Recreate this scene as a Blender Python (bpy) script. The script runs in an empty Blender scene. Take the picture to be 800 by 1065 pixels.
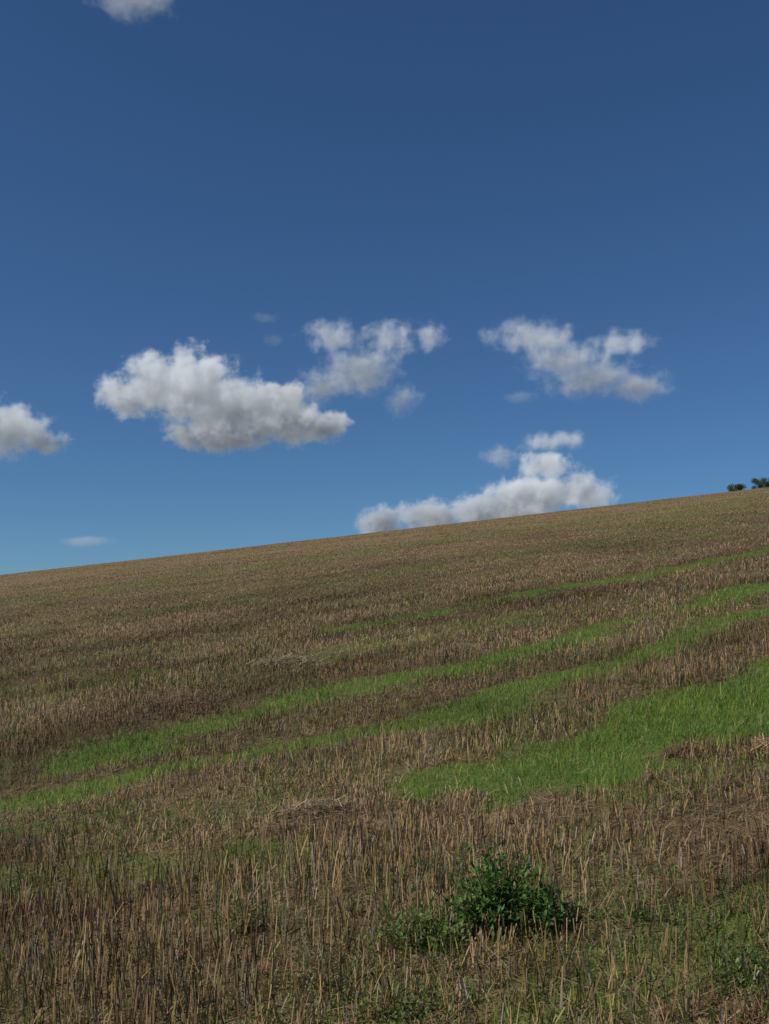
import bpy, math, numpy as np
from mathutils import Vector
rng=np.random.default_rng(7)
S=bpy.context.scene
S.view_settings.view_transform='Standard'
S.view_settings.look='None'
S.view_settings.exposure=0

# ---------------- noise helpers ----------------
def _h(i,j,s):
    n=(i.astype(np.int64)*374761393+j.astype(np.int64)*668265263+s*1442695041)&0x7fffffff
    n=((n^(n>>13))*1274126177)&0x7fffffff
    n=(n^(n>>16))
    return (n&0xffff)/65535.0
def vn(x,y,s=0):
    i=np.floor(x);j=np.floor(y);fx=x-i;fy=y-j
    fx=fx*fx*(3-2*fx);fy=fy*fy*(3-2*fy)
    return (_h(i,j,s)*(1-fx)+_h(i+1,j,s)*fx)*(1-fy)+(_h(i,j+1,s)*(1-fx)+_h(i+1,j+1,s)*fx)*fy
def fbm(x,y,s=0,o=4):
    a=.5;t=0;r=0
    for k in range(o):
        r=r+a*vn(x*2**k+17.3*k,y*2**k-9.1*k,s+k);t+=a;a*=.5
    return r/t
def sst(a,b,x):
    t=np.clip((x-a)/(b-a),0,1);return t*t*(3-2*t)

# ---------------- terrain ----------------
def hz(x,y):
    yy=np.clip(y,-400,1200)
    z=.115*600*np.tanh(x/600)+.062*yy-4.25e-5*yy*yy
    z=z+.07*(fbm(x/.9,y/.9,3)-.5)*sst(90,20,np.abs(y))
    z=z+.5*(fbm(x/25+4,y/25,5)-.5)*sst(12,60,y)
    return z
RD=np.array([.80,.60]) # direction of the drilling rows
def rowc(x,y): return x*RD[0]+y*RD[1], -x*RD[1]+y*RD[0]

strips=[ # points (x,y), half width, strength
 ([(-.3,15.6),(1.11,16.5),(2.74,17.8),(4.4,18.4),(8.1,21.2),(14,25),(30,36)],.42,.72),
 ([(-2.4,8.25),(-1.9,8.5),(-.56,9.6),(1.22,10.7),(2.49,11.8),(4.07,13.3),(5.55,14.5),(9,17.4),(15,22)],.31,.84),
 ([(-3.0,6.75),(-2.55,6.9),(-1.92,7.1),(-.77,7.8),(.4,8.2),(1.39,8.95),(2.85,10.3),(3.92,11.3),(7,13.8)],.25,.84),
 ([(-8,12.3),(-4.85,12.4),(-3.03,12.4),(-1.45,12.6),(0,13.2),(2,14.6)],.7,.42),
 ([(-9,22),(-3,25),(4,31),(12,38),(24,48)],1.4,.34),
 ([(-12,40),(5,55),(22,72),(40,90)],4.,.42),
 ([(10,42),(22,62),(40,84)],2.4,.40),
 ([(-2.5,5.1),(-1.81,5.12),(-1.21,5.06),(-.9,5.2)],.18,.62),
 ([(-3.6,5.9),(-2.6,6.0),(-1.6,6.3)],.2,.45),
 ([(1.2,5.4),(1.7,5.45),(2.3,5.6),(3.2,5.9)],.18,.55),
 ([(.0,3.75),(.4,4.0),(.7,4.0)],.3,.35),
 ([(-.2,3.25),(.7,3.4),(1.4,3.5)],.25,.5),
]
poly=np.array([(.02,6.0),(.45,6.42),(1.15,6.9),(1.60,7.3),(2.45,8.2),(3.35,8.9),(4.06,9.3),(6.5,11),(6.5,9),(2.82,6.2),(2.47,6.2),(2.0,5.8),(1.39,5.55),(.5,5.6)])
def seg_d(x,y,a,b):
    ax,ay=a;bx,by=b;dx=bx-ax;dy=by-ay
    t=np.clip(((x-ax)*dx+(y-ay)*dy)/(dx*dx+dy*dy),0,1)
    return np.hypot(x-ax-t*dx,y-ay-t*dy)
def green(x,y):
    wx=x+(fbm(x*.9,y*.9,11,4)-.5)*1.1; wy=y+(fbm(x*.9+50,y*.9,12,4)-.5)*1.1
    g=np.zeros_like(x)
    br=fbm(x*1.3,y*1.3,21,5)
    fine=fbm(x*4.5,y*4.5,22,4)
    u,c=rowc(x,y)
    bs=fbm(u*.6,c*2.6,23,5)
    pat=.42*br+.38*bs+.20*fine
    for pts,w,s in strips:
        d=np.full_like(x,1e9)
        for a,b in zip(pts[:-1],pts[1:]): d=np.minimum(d,seg_d(wx,wy,a,b))
        k=sst(w*2.4,0,d)
        g=np.maximum(g,s*sst(.62,1.16,k*.62+pat*1.15))
    ins=np.zeros(x.shape,bool);d=np.full_like(x,1e9)
    n=len(poly)
    qx=x+(wx-x)*.3;qy=y+(wy-y)*.3
    for i in range(n):
        a=poly[i];b=poly[(i+1)%n]
        d=np.minimum(d,seg_d(qx,qy,a,b))
        cc=((a[1]>qy)!=(b[1]>qy))&(qx<(b[0]-a[0])*(qy-a[1])/(b[1]-a[1]+1e-9)+a[0])
        ins^=cc
    sd=np.where(ins,d,-d)
    g=np.maximum(g,sst(-.15,.26,sd+.5*(br-.5)+.5*(fine-.5))*1.0)
    amb=sst(.44,.68,.4*fbm(u/5,c/.9,31,4)+.4*fbm(x/2.2,y/2.2,33,4)+.2*fine)*.42
    g=np.maximum(g,amb)
    for cx,cy,r in ((1.87,6.2,.16),(2.25,5.95,.2)):
        g=g*sst(r*.7,r*1.4,np.hypot((x-cx)*.8,y-cy))
    return g
def tone(x,y):
    u,c=rowc(x,y)
    t=.35*fbm(u/5,c/.6,41,5)+.65*fbm(x/2.2,y/2.2,42,5)
    return np.clip((t-.5)*(2.9-1.5*sst(12,40,y))+.5,0,1)

# ---------------- node utils ----------------
def newmat(n):
    m=bpy.data.materials.new(n);m.use_nodes=True;m.node_tree.nodes.clear();return m,m.node_tree
def nd(t,typ,**k):
    n=t.nodes.new(typ)
    for a,b in k.items():setattr(n,a,b)
    return n
def math_(t,op,a,b=None,c=None,clamp=False):
    n=nd(t,'ShaderNodeMath',operation=op,use_clamp=clamp)
    for i,v in enumerate((a,b,c)):
        if v is None: continue
        if isinstance(v,(int,float)): n.inputs[i].default_value=v
        else: t.links.new(v,n.inputs[i])
    return n.outputs[0]

def plantmat(name,tr,rough=.6,spec=.25):
    m,t=newmat(name)
    at=nd(t,'ShaderNodeAttribute',attribute_name='col')
    p=nd(t,'ShaderNodeBsdfPrincipled');p.inputs['Roughness'].default_value=rough
    p.inputs['Specular IOR Level'].default_value=spec
    tl=nd(t,'ShaderNodeBsdfTranslucent');mx=nd(t,'ShaderNodeMixShader');mx.inputs[0].default_value=tr
    o=nd(t,'ShaderNodeOutputMaterial')
    t.links.new(at.outputs['Color'],p.inputs['Base Color']);t.links.new(at.outputs['Color'],tl.inputs['Color'])
    t.links.new(p.outputs[0],mx.inputs[1]);t.links.new(tl.outputs[0],mx.inputs[2]);t.links.new(mx.outputs[0],o.inputs[0])
    return m
M_straw=plantmat('straw',.12,.6,.2)
M_grass=plantmat('grass',.4,.5,.3)
M_leaf=plantmat('leaf',.3,.5,.3)
mb,t=newmat('bark');p=nd(t,'ShaderNodeBsdfPrincipled');p.inputs['Base Color'].default_value=(.08,.06,.04,1)
nz=nd(t,'ShaderNodeTexNoise');nz.inputs['Scale'].default_value=8
cr=nd(t,'ShaderNodeValToRGB');cr.color_ramp.elements[0].color=(.04,.03,.02,1);cr.color_ramp.elements[1].color=(.12,.09,.06,1)
t.links.new(nz.outputs[0],cr.inputs[0]);t.links.new(cr.outputs[0],p.inputs['Base Color'])
o=nd(t,'ShaderNodeOutputMaterial');t.links.new(p.outputs[0],o.inputs[0]);M_bark=mb

def quadmesh(name,V,F,col,mat,link=True):
    me=bpy.data.meshes.new(name)
    nv=len(V);nf=len(F)
    me.vertices.add(nv);me.vertices.foreach_set('co',V.astype(np.float32).ravel())
    me.loops.add(nf*4);me.loops.foreach_set('vertex_index',F.astype(np.int32).ravel())
    me.polygons.add(nf);me.polygons.foreach_set('loop_start',np.arange(nf,dtype=np.int32)*4)
    me.update(calc_edges=True)
    if col is not None:
        a=me.color_attributes.new('col','FLOAT_COLOR','POINT')
        c4=np.ones((nv,4),np.float32);c4[:,:3]=col;a.data.foreach_set('color',c4.ravel())
    me.materials.append(mat)
    ob=bpy.data.objects.new(name,me)
    if link:S.collection.objects.link(ob)
    return ob
def blades(P,h,w,yaw,lean,col,top=.7,pw=1.6,mid=1.0):
    n=len(P);side=np.stack([np.cos(yaw),np.sin(yaw),0*yaw],1)*(w*.5)[:,None]
    V=np.empty((n,3,2,3))
    for k,tt in enumerate((0,.55,1.)):
        c=P.copy();c[:,0]+=lean[:,0]*tt**pw;c[:,1]+=lean[:,1]*tt**pw;c[:,2]+=h*tt
        s=(1,mid,top)[k]
        V[:,k,0]=c-side*s;V[:,k,1]=c+side*s
    b=np.arange(n)[:,None]*6
    F=np.concatenate([b+np.array([[0,1,3,2]]),b+np.array([[2,3,5,4]])],0)
    return V.reshape(-1,3),F,np.repeat(col,6,0)
def merge(parts):
    Vs=[];Fs=[];Cs=[];o=0
    for V,F,C in parts:
        Vs.append(V);Fs.append(F+o);Cs.append(C);o+=len(V)
    return np.concatenate(Vs),np.concatenate(Fs),np.concatenate(Cs)
def sample(n,y0,y1,yk):
    ys=np.exp(np.linspace(np.log(y0),np.log(y1),4000))
    pdf=np.minimum(1,(yk/ys)**2)*(.92*ys+2.4)*ys
    cdf=np.cumsum(pdf);cdf/=cdf[-1]
    y=np.interp(rng.random(n),cdf,ys)
    x=(rng.random(n)-.5)*(.92*y+2.4)
    return x,y
def lerp(a,b,t): return np.array(a)[None]*(1-t[:,None])+np.array(b)[None]*t[:,None]

# ---------------- ground sheet ----------------
xs=.6*np.sinh(np.linspace(-9.3,9.3,620))
ys=np.concatenate([np.linspace(-2500,-60,14),np.linspace(-50,1.5,60),np.exp(np.linspace(np.log(1.6),np.log(4000),760))])
X,Y=np.meshgrid(xs,ys);X=X.ravel();Y=Y.ravel()
Z=hz(X,Y)
G=green(X,Y);T=tone(X,Y);FAR=sst(15,70,Y)
nx=len(xs);ny=len(ys)
I=(np.arange(ny-1)[:,None]*nx+np.arange(nx-1)[None]).ravel()
F=np.stack([I,I+1,I+nx+1,I+nx],1)
mg,t=newmat('field_soil')
ob=quadmesh('field_ground',np.stack([X,Y,Z],1),F,np.stack([G,T,FAR],1),mg)
ob.data.polygons.foreach_set('use_smooth',np.ones(len(F),bool))
at=nd(t,'ShaderNodeAttribute',attribute_name='col');sp=nd(t,'ShaderNodeSeparateColor');t.links.new(at.outputs['Color'],sp.inputs[0])
tc=nd(t,'ShaderNodeTexCoord')
n1=nd(t,'ShaderNodeTexNoise');n1.inputs['Scale'].default_value=11;n1.inputs['Detail'].default_value=8;n1.inputs['Roughness'].default_value=.75
n2=nd(t,'ShaderNodeTexNoise');n2.inputs['Scale'].default_value=60;n2.inputs['Detail'].default_value=6
t.links.new(tc.outputs['Object'],n1.inputs[0]);t.links.new(tc.outputs['Object'],n2.inputs[0])
r1=nd(t,'ShaderNodeValToRGB');e=r1.color_ramp.elements;e[0].position=.39;e[0].color=(.042,.028,.016,1);e[1].position=.70;e[1].color=(.23,.155,.085,1)
h=math_(t,'ADD',n1.outputs[0],math_(t,'MULTIPLY',math_(t,'SUBTRACT',sp.outputs[1],.5),.16))
t.links.new(math_(t,'ADD',h,math_(t,'MULTIPLY',sp.outputs[2],.14)),r1.inputs[0])
r2=nd(t,'ShaderNodeValToRGB');e=r2.color_ramp.elements;e[0].position=.3;e[0].color=(.05,.08,.018,1);e[1].position=.7;e[1].color=(.12,.19,.035,1)
t.links.new(n2.outputs[0],r2.inputs[0])
mx=nd(t,'ShaderNodeMix',data_type='RGBA')
f=math_(t,'ADD',sp.outputs[0],math_(t,'MULTIPLY',math_(t,'SUBTRACT',n2.outputs[0],.5),.9))
f=math_(t,'MULTIPLY',f,1.0,clamp=True)
t.links.new(f,mx.inputs['Factor']);t.links.new(r1.outputs[0],mx.inputs['A']);t.links.new(r2.outputs[0],mx.inputs['B'])
p=nd(t,'ShaderNodeBsdfPrincipled');p.inputs['Roughness'].default_value=.95;p.inputs['Specular IOR Level'].default_value=.1
t.links.new(mx.outputs['Result'],p.inputs['Base Color'])
bp=nd(t,'ShaderNodeBump');bp.inputs['Strength'].default_value=.8;bp.inputs['Distance'].default_value=.03
t.links.new(n2.outputs[0],bp.inputs['Height']);t.links.new(bp.outputs[0],p.inputs['Normal'])
o=nd(t,'ShaderNodeOutputMaterial');t.links.new(p.outputs[0],o.inputs[0])

# ---------------- stubble ----------------
N=560000
x,y=sample(N,2.4,270,9)
u,c=rowc(x,y)
snap=(rng.random(N)<.7)&(y<30)
cs=np.round(c/.15)*.15+rng.normal(0,.014,N)
c=np.where(snap,cs,c)
x=u*RD[0]-c*RD[1];y=u*RD[1]+c*RD[0]
ok=y>2.3;x=x[ok];y=y[ok]
g=green(x,y);cl=fbm(x*2.3,y*2.3,51,3)
keep=rng.random(len(x))<(1-.94*sst(.15,.85,g))*(.22+.78*sst(.30,.56,cl))
x=x[keep];y=y[keep];cl=cl[keep];g=g[keep];n=len(x)
tn=tone(x,y);far=sst(10,45,y)
# a taller, darker belt of standing stubble in front of the green area
belt=sst(.55,.1,np.abs(y-(5.25+.06*x)))
hh=rng.uniform(.03,.10,n)*(.45+1.1*fbm(x*1.1,y*1.1,52,4))*(1+.65*sst(6.0,3.9,y)+.22*belt)*(1-.45*sst(9,30,y))
tall=rng.random(n)<.04;hh[tall]*=1.5
w=rng.uniform(.0024,.0046,n)*np.maximum(1,y/8.5)
rs=rng.random(n)
q=np.clip(.60*tn+.6*rs-.16+.13*far-.08*belt,0,1)
col=lerp((.11,.058,.029),(.51,.345,.175),q**1.4)
grey=rng.random(n)<.18;col[grey]=col[grey].mean(1,keepdims=True)*np.array([1.15,1.,.8])
dk=rng.random(n)<.24*(1-.6*far);col[dk]*=.33
gt=(rng.random(n)<.10+.4*g);col[gt]=col[gt]*np.array([.70,1.0,.42])
mean=lerp((.24,.165,.088),(.36,.25,.135),tn)
col=col*(1-.6*far)[:,None]+mean*(.6*far)[:,None]
la=rng.normal(0,.018,(n,2));wild=rng.random(n)<.18;la[wild]*=3;hh[wild]*=.7
P=np.stack([x,y,hz(x,y)-.01],1)
parts=[blades(P,hh,w,rng.uniform(-.9,.9,n),la,col,top=.95,pw=1.2)]
# fallen straws lying between the stems
n=140000
x,y=sample(n,2.4,60,6)
kp=rng.random(n)<(1-.9*sst(.1,.8,green(x,y)));x=x[kp];y=y[kp];n=len(x)
L=rng.uniform(.03,.15,n);an=rng.uniform(0,2*np.pi,n);
P=np.stack([x,y,hz(x,y)+rng.uniform(.003,.025,n)],1)
la=np.stack([np.cos(an),np.sin(an)],1)*L[:,None]
col=lerp((.10,.06,.032),(.50,.36,.205),rng.random(n)**1.4*(.3+.7*tone(x,y)))
parts.append(blades(P,rng.normal(0,.015,n),rng.uniform(.002,.0045,n)*np.maximum(1,y/7),an+np.pi/2,la,col,top=.9,pw=1.))
V,F,C=merge(parts)
quadmesh('stubble',V,F,C,M_straw)

# ---------------- straw piles ----------------
def pile(cx,cy,rx,ry,hh,n,pale,name='straw_pile'):
    a=rng.uniform(0,2*np.pi,n);r=np.sqrt(rng.random(n))*(.7+.5*rng.random(n))
    x=cx+rx*r*np.cos(a);y=cy+ry*r*np.sin(a)
    an=rng.normal(.3,.9,n);L=rng.uniform(.05,.2,n)
    P=np.stack([x-np.cos(an)*L/2,y-np.sin(an)*L/2,hz(x,y)+hh*np.clip(1-r**2,0,1)*rng.random(n)+.01],1)
    la=np.stack([np.cos(an),np.sin(an)],1)*L[:,None]
    col=lerp((.10,.06,.035),pale,rng.random(n))
    V,F,C=blades(P,rng.normal(0,.03,n),rng.uniform(.003,.006,n)*max(1,cy/7),an+np.pi/2,la,col,top=.9,pw=1.)
    quadmesh(name,V,F,C,M_straw)
pile(-1.3,12.35,.5,.5,.08,420,(.50,.41,.30))
pile(-.39,5.8,.26,.12,.08,240,(.5,.38,.25))
pile(2.27,5.95,.11,.14,.08,260,(.6,.42,.22))
pile(1.87,6.2,.16,.10,.06,160,(.30,.19,.10))
pile(.1,13.8,.4,.3,.07,240,(.42,.33,.22))

# ---------------- grass ----------------
N=640000
x,y=sample(N,2.4,230,8)
g=green(x,y)
pn=fbm(x*3,y*3,61,3)
keep=rng.random(N)<np.clip(g**1.15*(.45+pn),0,1)
x=x[keep];y=y[keep];g=g[keep];n=len(x)
hh=rng.uniform(.015,.05,n)*(.55+.7*g)*(.6+.8*fbm(x*2,y*2,63,3))
w=rng.uniform(.0022,.0045,n)*np.maximum(1,y/7)
q=np.clip(rng.random(n)*.6+.95*fbm(x*1.2,y*1.2,62,4)-.22,0,1)
col=lerp((.065,.105,.018),(.215,.34,.042),q)
dim=np.clip((1-g)*1.2,0,1)[:,None]
col=col*(1-.55*dim)+np.array([[.19,.165,.062]])*.55*dim
ye=rng.random(n)<.10;col[ye]=np.array([.30,.25,.10])
la=rng.normal(0,.02,(n,2))
P=np.stack([x,y,hz(x,y)-.005],1)
parts=[blades(P,hh,w,rng.uniform(-1.2,1.2,n),la,col,top=.15,pw=1.8,mid=.8)]
# scattered seedlings through the stubble nearby
n0=130000
x,y=sample(n0,2.4,20,8)
wd=fbm(x*1.3+9,y*1.3,71,4)+.10*sst(5,3.2,y)+.06*sst(-.5,1,x)*sst(6,3,y)
keep=rng.random(n0)<sst(.44,.68,wd)*.8
x=x[keep];y=y[keep];n=len(x)
q=rng.random(n)
col=lerp((.06,.11,.02),(.18,.27,.05),q)
P=np.stack([x,y,hz(x,y)-.005],1)
parts.append(blades(P,rng.uniform(.02,.08,n),rng.uniform(.003,.006,n),rng.uniform(-1.2,1.2,n),rng.normal(0,.03,(n,2)),col,top=.15,pw=1.8,mid=.9))
V,F,C=merge(parts)
quadmesh('grass',V,F,C,M_grass)

# ---------------- leafy weeds ----------------
def leafquads(C,D,L,W,up,col):
    n=len(C);Sd=np.cross(D,up);Sd/=np.linalg.norm(Sd,axis=1,keepdims=True)+1e-9
    Nn=np.cross(Sd,D)
    V=np.empty((n,6,3))
    V[:,0]=C;V[:,1]=C+D*(L*.45)[:,None]+Sd*(W*.5)[:,None]+Nn*(W*.15)[:,None]
    V[:,2]=C+D*(L*.5)[:,None]
    V[:,3]=C+D*(L*.45)[:,None]-Sd*(W*.5)[:,None]+Nn*(W*.15)[:,None]
    V[:,4]=C+D*L[:,None];V[:,5]=C+D*(L*.98)[:,None]
    b=np.arange(n)[:,None]*6
    F=np.concatenate([b+np.array([[0,1,4,2]]),b+np.array([[0,2,4,3]])],0)
    return V.reshape(-1,3),F,np.repeat(col,6,0)
def weed(name,cx,cy,R,H,ns,nl,c0,c1,ls=.045,spread=1.):
    parts=[]
    for k in range(ns):
        a=rng.uniform(0,2*np.pi);rr=R*np.sqrt(rng.random())*spread;h=H*rng.uniform(.5,1)*(1-.45*(rr/R)**2)
        bx=cx+rng.normal(0,R*.12);by=cy+rng.normal(0,R*.12);bz=float(hz(np.array([bx]),np.array([by]))[0])-.01
        lean=np.array([math.cos(a)*rr,math.sin(a)*rr])
        parts.append(blades(np.array([[bx,by,bz]]),np.array([h]),np.array([.006]),np.array([rng.uniform(-1,1)]),lean[None],np.array([[.09,.11,.04]]),top=.4,pw=1.4))
        tt=rng.uniform(.10,1.,nl)
        P=np.stack([bx+lean[0]*tt**1.4,by+lean[1]*tt**1.4,bz+h*tt],1)
        off=rng.normal(0,1,(nl,3));off/=np.linalg.norm(off,axis=1,keepdims=True)
        P=P+off*rng.uniform(0,.05,nl)[:,None]*(R/.25);
        D=off+np.array([0,0,.35]);D/=np.linalg.norm(D,axis=1,keepdims=True)
        up=np.tile(np.array([[.1,.05,1.]]),(nl,1))+rng.normal(0,.3,(nl,3))
        L=rng.uniform(.5,1.2,nl)*ls;q=np.clip(rng.random(nl)*.7+.3*tt,0,1)
        P[:,2]=np.maximum(P[:,2],bz+.02)
        parts.append(leafquads(P,D,L,L*rng.uniform(.35,.6,nl),up,lerp(c0,c1,q)))
    V,F,C=merge(parts);quadmesh(name,V,F,C,M_leaf)
weed('leafy_weed_bush',.42,3.92,.24,.37,36,80,(.03,.065,.014),(.115,.21,.04),.030)
weed('leafy_weed_bush',.60,3.86,.17,.22,24,60,(.03,.065,.014),(.115,.21,.04),.028)
weed('leafy_weed_bush',.16,3.86,.24,.20,36,55,(.055,.09,.022),(.16,.23,.055),.022)
weed('low_weed',-.60,4.2,.16,.24,24,40,(.10,.11,.038),(.21,.22,.08),.015)
weed('low_weed',-.2,3.65,.30,.15,36,40,(.09,.10,.035),(.2,.21,.08),.015)
weed('low_weed',.05,3.35,.28,.13,30,40,(.06,.09,.02),(.16,.2,.05),.018)
weed('low_weed',1.2,3.4,.3,.11,24,36,(.06,.10,.02),(.15,.21,.05),.018)
weed('low_weed',1.0,3.9,.2,.09,18,30,(.06,.09,.02),(.15,.2,.05),.018)
weed('low_weed',-1.75,5.1,.25,.07,20,30,(.06,.09,.02),(.15,.21,.05),.02)

# ---------------- distant trees on the ridge ----------------
def tree(x,y,H,R,seed):
    r=np.random.default_rng(seed)
    z=float(hz(np.array([float(x)]),np.array([float(y)]))[0])-.1
    root=bpy.data.objects.new('tree',None);S.collection.objects.link(root);root.location=(x,y,z)
    Vs=[];Fs=[];o=0
    def tube(pts,rad):
        nonlocal o
        k=7;pts=[np.array(q,float) for q in pts]
        for i,(q,ra) in enumerate(zip(pts,rad)):
            for j in range(k):
                a=2*np.pi*j/k;Vs.append(q+np.array([math.cos(a)*ra,math.sin(a)*ra,0]))
        for i in range(len(pts)-1):
            for j in range(k):
                Fs.append([o+i*k+j,o+i*k+(j+1)%k,o+(i+1)*k+(j+1)%k,o+(i+1)*k+j])
        o+=k*len(pts)
    tube([(0,0,0),(.05,0,H*.25),(.1,.05,H*.55),(.05,.1,H*.85)],[.22,.17,.11,.03])
    cents=[(0,0,H*.72,R*.5)]
    for i in range(14):
        a=2*np.pi*i/14+r.uniform(-.3,.3);h0=H*r.uniform(.2,.5);rr=R*r.uniform(.3,.85);h1=H*r.uniform(.35,.85)
        e=(math.cos(a)*rr,math.sin(a)*rr,h1)
        tube([(0,0,h0),(e[0]*.5,e[1]*.5,(h0+h1)/2+.1),e],[.09,.06,.02])
        cents.append((*e,R*r.uniform(.22,.42)))
    q=quadmesh('trunk',np.array(Vs),np.array(Fs),None,M_bark);q.parent=root
    pts=[]
    for cx,cy,cz,cr in cents:
        n=420;d=r.normal(0,1,(n,3));d/=np.linalg.norm(d,axis=1,keepdims=True)
        pts.append(np.array([cx,cy,cz])+d*cr*(r.random(n)**.45)[:,None]*np.array([1,1,.8]))
    P=np.concatenate(pts);n=len(P);D=r.normal(0,1,(n,3));D/=np.linalg.norm(D,axis=1,keepdims=True)
    up=r.normal(0,1,(n,3));L=r.uniform(.15,.36,n)
    V,F,C=leafquads(P,D,L,L*.7,up,lerp((.03,.05,.014),(.10,.13,.035),r.random(n)))
    q=quadmesh('crown',V,F,C,M_leaf);q.parent=root
tree(147,420,5.6,4.0,1)
tree(157,418,7.4,4.6,2)
tree(166,424,7.2,4.2,3)

# ---------------- clouds: real volumes 4 km away ----------------
import bmesh
U=3.83   # metres per cloud unit
def cloud(blobs,rho=.03,ns=.045,amp=1.4,thr=.1,dist=4000,emis=.18,soft=2.0,rate=.35):
    k=dist/4000*U
    b=np.array(blobs,float)  # x,z,rx,rz
    cx=(b[:,0].min()+b[:,0].max())/2;cz=(b[:,1].min()+b[:,1].max())/2
    zh=((b[:,1]+b[:,3]).max()-(b[:,1]-b[:,3]).min())/2
    bm=bmesh.new()
    for bx,bz,rx,rz in blobs:
        ryb=(rx+rz)/2*.8
        for i in range(10):
            for j in range(-2,3):
                a=2*math.pi*i/10;e_=j*math.pi/4;q=1.25
                bm.verts.new((bx-cx+math.cos(a)*math.cos(e_)*rx*q,math.sin(a)*math.cos(e_)*ryb*q,bz-cz+math.sin(e_)*rz*q))
    r=bmesh.ops.convex_hull(bm,input=bm.verts)
    bmesh.ops.delete(bm,geom=[v for v in bm.verts if not v.link_faces],context='VERTS')
    bmesh.ops.recalc_face_normals(bm,faces=bm.faces)
    me=bpy.data.meshes.new('cloud');bm.to_mesh(me);bm.free()
    ob=bpy.data.objects.new('cloud',me);S.collection.objects.link(ob)
    ob.location=(cx*k,dist,1.7+cz*k);ob.scale=(k,k,k)
    m,t=newmat('cloud_vapour');me.materials.append(m)
    tc=nd(t,'ShaderNodeTexCoord').outputs['Object']
    cur=None
    for bx,bz,rx,rz in blobs:
        ryb=(rx+rz)/2*.8
        s=nd(t,'ShaderNodeVectorMath',operation='MULTIPLY_ADD')
        t.links.new(tc,s.inputs[0]);s.inputs[1].default_value=(1/rx,1/ryb,1/rz)
        s.inputs[2].default_value=(-(bx-cx)/rx,0,-(bz-cz)/rz)
        l=nd(t,'ShaderNodeVectorMath',operation='LENGTH');t.links.new(s.outputs[0],l.inputs[0])
        d=math_(t,'SUBTRACT',1.0,l.outputs['Value'])
        cur=d if cur is None else math_(t,'SMOOTH_MAX',cur,d,.2)
    nz=nd(t,'ShaderNodeTexNoise');nz.inputs['Scale'].default_value=ns;nz.inputs['Detail'].default_value=5;nz.inputs['Roughness'].default_value=.68
    t.links.new(tc,nz.inputs[0])
    a=math_(t,'MULTIPLY',math_(t,'SUBTRACT',nz.outputs[0],.5),amp*1.6)
    v=math_(t,'SUBTRACT',math_(t,'ADD',cur,a),thr)
    v=math_(t,'MULTIPLY',v,soft,clamp=True)
    v=math_(t,'POWER',v,1.8)
    dens=math_(t,'MULTIPLY',v,rho)
    sc=nd(t,'ShaderNodeVolumeScatter');sc.inputs['Color'].default_value=(.99,.99,.99,1);sc.inputs['Anisotropy'].default_value=-.4
    t.links.new(dens,sc.inputs['Density'])
    # emission standing in for scattered sunlight: glows stronger in thin upper parts than base
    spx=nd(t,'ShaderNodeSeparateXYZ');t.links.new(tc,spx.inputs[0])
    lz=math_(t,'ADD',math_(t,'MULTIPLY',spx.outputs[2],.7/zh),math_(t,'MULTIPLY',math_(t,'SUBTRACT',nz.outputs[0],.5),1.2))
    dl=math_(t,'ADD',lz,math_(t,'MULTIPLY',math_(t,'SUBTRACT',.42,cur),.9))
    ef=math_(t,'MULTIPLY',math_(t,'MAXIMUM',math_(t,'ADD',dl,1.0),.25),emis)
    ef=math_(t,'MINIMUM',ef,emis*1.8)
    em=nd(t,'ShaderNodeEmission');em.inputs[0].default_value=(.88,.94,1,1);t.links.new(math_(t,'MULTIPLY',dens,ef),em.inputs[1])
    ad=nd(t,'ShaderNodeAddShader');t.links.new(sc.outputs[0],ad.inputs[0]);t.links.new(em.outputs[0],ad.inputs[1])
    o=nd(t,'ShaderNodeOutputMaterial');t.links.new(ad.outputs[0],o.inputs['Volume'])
    m.cycles.volume_step_rate=rate
def pb(*l): return [(a-400,600-b,c,d) for a,b,c,d in l]
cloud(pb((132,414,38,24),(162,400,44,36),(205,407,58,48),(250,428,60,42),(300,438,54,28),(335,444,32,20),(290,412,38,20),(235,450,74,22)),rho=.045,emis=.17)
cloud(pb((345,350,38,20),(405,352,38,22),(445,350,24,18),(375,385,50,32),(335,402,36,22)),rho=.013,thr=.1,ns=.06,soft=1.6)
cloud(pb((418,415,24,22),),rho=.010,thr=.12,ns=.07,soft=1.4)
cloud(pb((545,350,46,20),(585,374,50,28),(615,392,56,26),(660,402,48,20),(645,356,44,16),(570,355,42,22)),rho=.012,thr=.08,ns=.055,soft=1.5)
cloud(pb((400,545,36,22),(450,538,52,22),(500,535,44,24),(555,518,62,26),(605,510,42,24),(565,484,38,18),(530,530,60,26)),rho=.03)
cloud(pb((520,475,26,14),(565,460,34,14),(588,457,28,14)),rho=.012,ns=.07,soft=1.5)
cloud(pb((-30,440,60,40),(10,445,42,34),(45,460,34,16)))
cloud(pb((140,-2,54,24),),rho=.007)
cloud(pb((90,563,36,8),),rho=.006,amp=.8)
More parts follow.
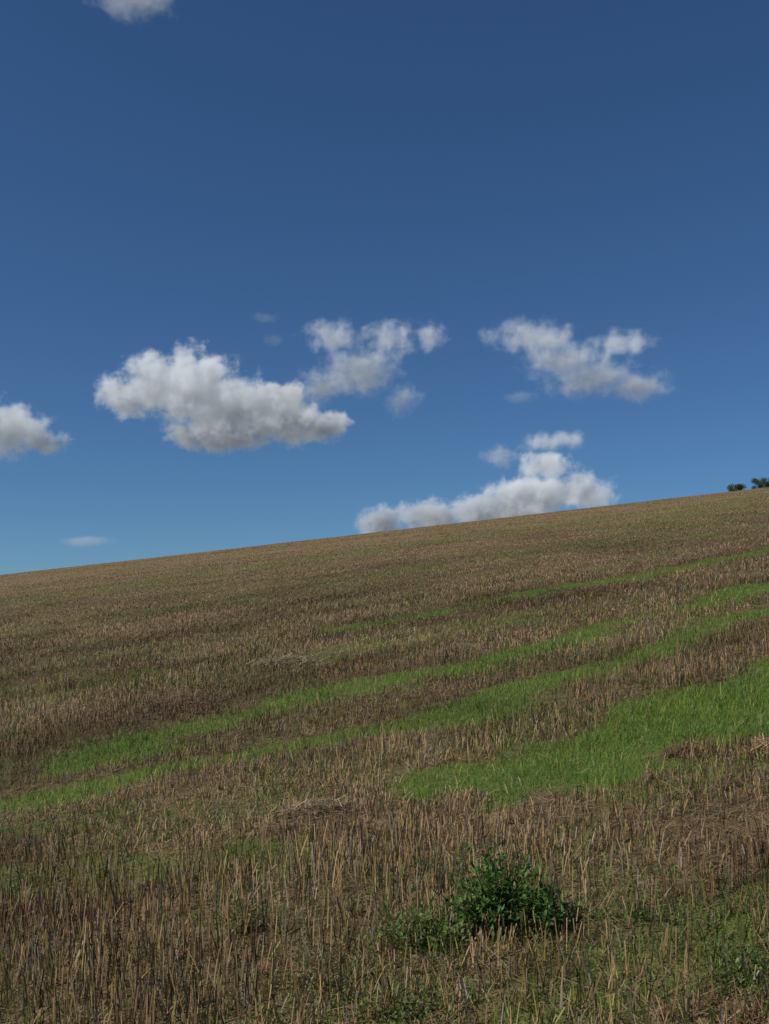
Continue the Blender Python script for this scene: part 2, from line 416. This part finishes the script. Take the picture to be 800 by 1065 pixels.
cloud(pb((275,331,18,8),(286,354,14,9)),rho=.003,amp=1.0,ns=.08)
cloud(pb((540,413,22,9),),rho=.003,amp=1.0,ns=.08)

# ---------------- light ----------------
az=math.radians(250);el=math.radians(40)
sd=Vector((math.sin(az)*math.cos(el),math.cos(az)*math.cos(el),math.sin(el)))
W=bpy.data.worlds.new('World');S.world=W;W.use_nodes=True;t=W.node_tree
bg=t.nodes['Background'];sk=t.nodes.new('ShaderNodeTexSky');sk.sky_type='NISHITA';sk.sun_disc=False
sk.sun_elevation=el;sk.sun_rotation=az;sk.altitude=1500;sk.air_density=1.0;sk.dust_density=.2;sk.ozone_density=3
tcw=t.nodes.new('ShaderNodeTexCoord')
vm=t.nodes.new('ShaderNodeVectorMath');vm.operation='MULTIPLY_ADD';vm.inputs[1].default_value=(1,1,.97);vm.inputs[2].default_value=(0,0,.05)
vn_=t.nodes.new('ShaderNodeVectorMath');vn_.operation='NORMALIZE'
t.links.new(tcw.outputs['Generated'],vm.inputs[0]);t.links.new(vm.outputs[0],vn_.inputs[0]);t.links.new(vn_.outputs[0],sk.inputs[0])
mt=t.nodes.new('ShaderNodeVectorMath');mt.operation='MULTIPLY';mt.inputs[1].default_value=(.54,.80,1.03)
t.links.new(sk.outputs[0],mt.inputs[0]);t.links.new(mt.outputs[0],bg.inputs[0]);bg.inputs[1].default_value=.068
L=bpy.data.lights.new('sun','SUN');L.energy=4.8;L.angle=math.radians(.5);L.color=(1,.95,.87)
so=bpy.data.objects.new('sun',L);S.collection.objects.link(so);so.rotation_euler=(-sd).to_track_quat('-Z','Y').to_euler()

# ---------------- camera ----------------
cd=bpy.data.cameras.new('camera');co=bpy.data.objects.new('camera',cd);S.collection.objects.link(co)
co.location=(0,0,1.7+float(hz(np.array([0.]),np.array([0.]))[0]));co.rotation_euler=(math.radians(90),0,0)
cd.sensor_fit='VERTICAL';cd.sensor_height=24;cd.lens=24*1045/1065;cd.shift_y=67.5/1065
cd.clip_start=.05;cd.clip_end=20000
S.camera=co
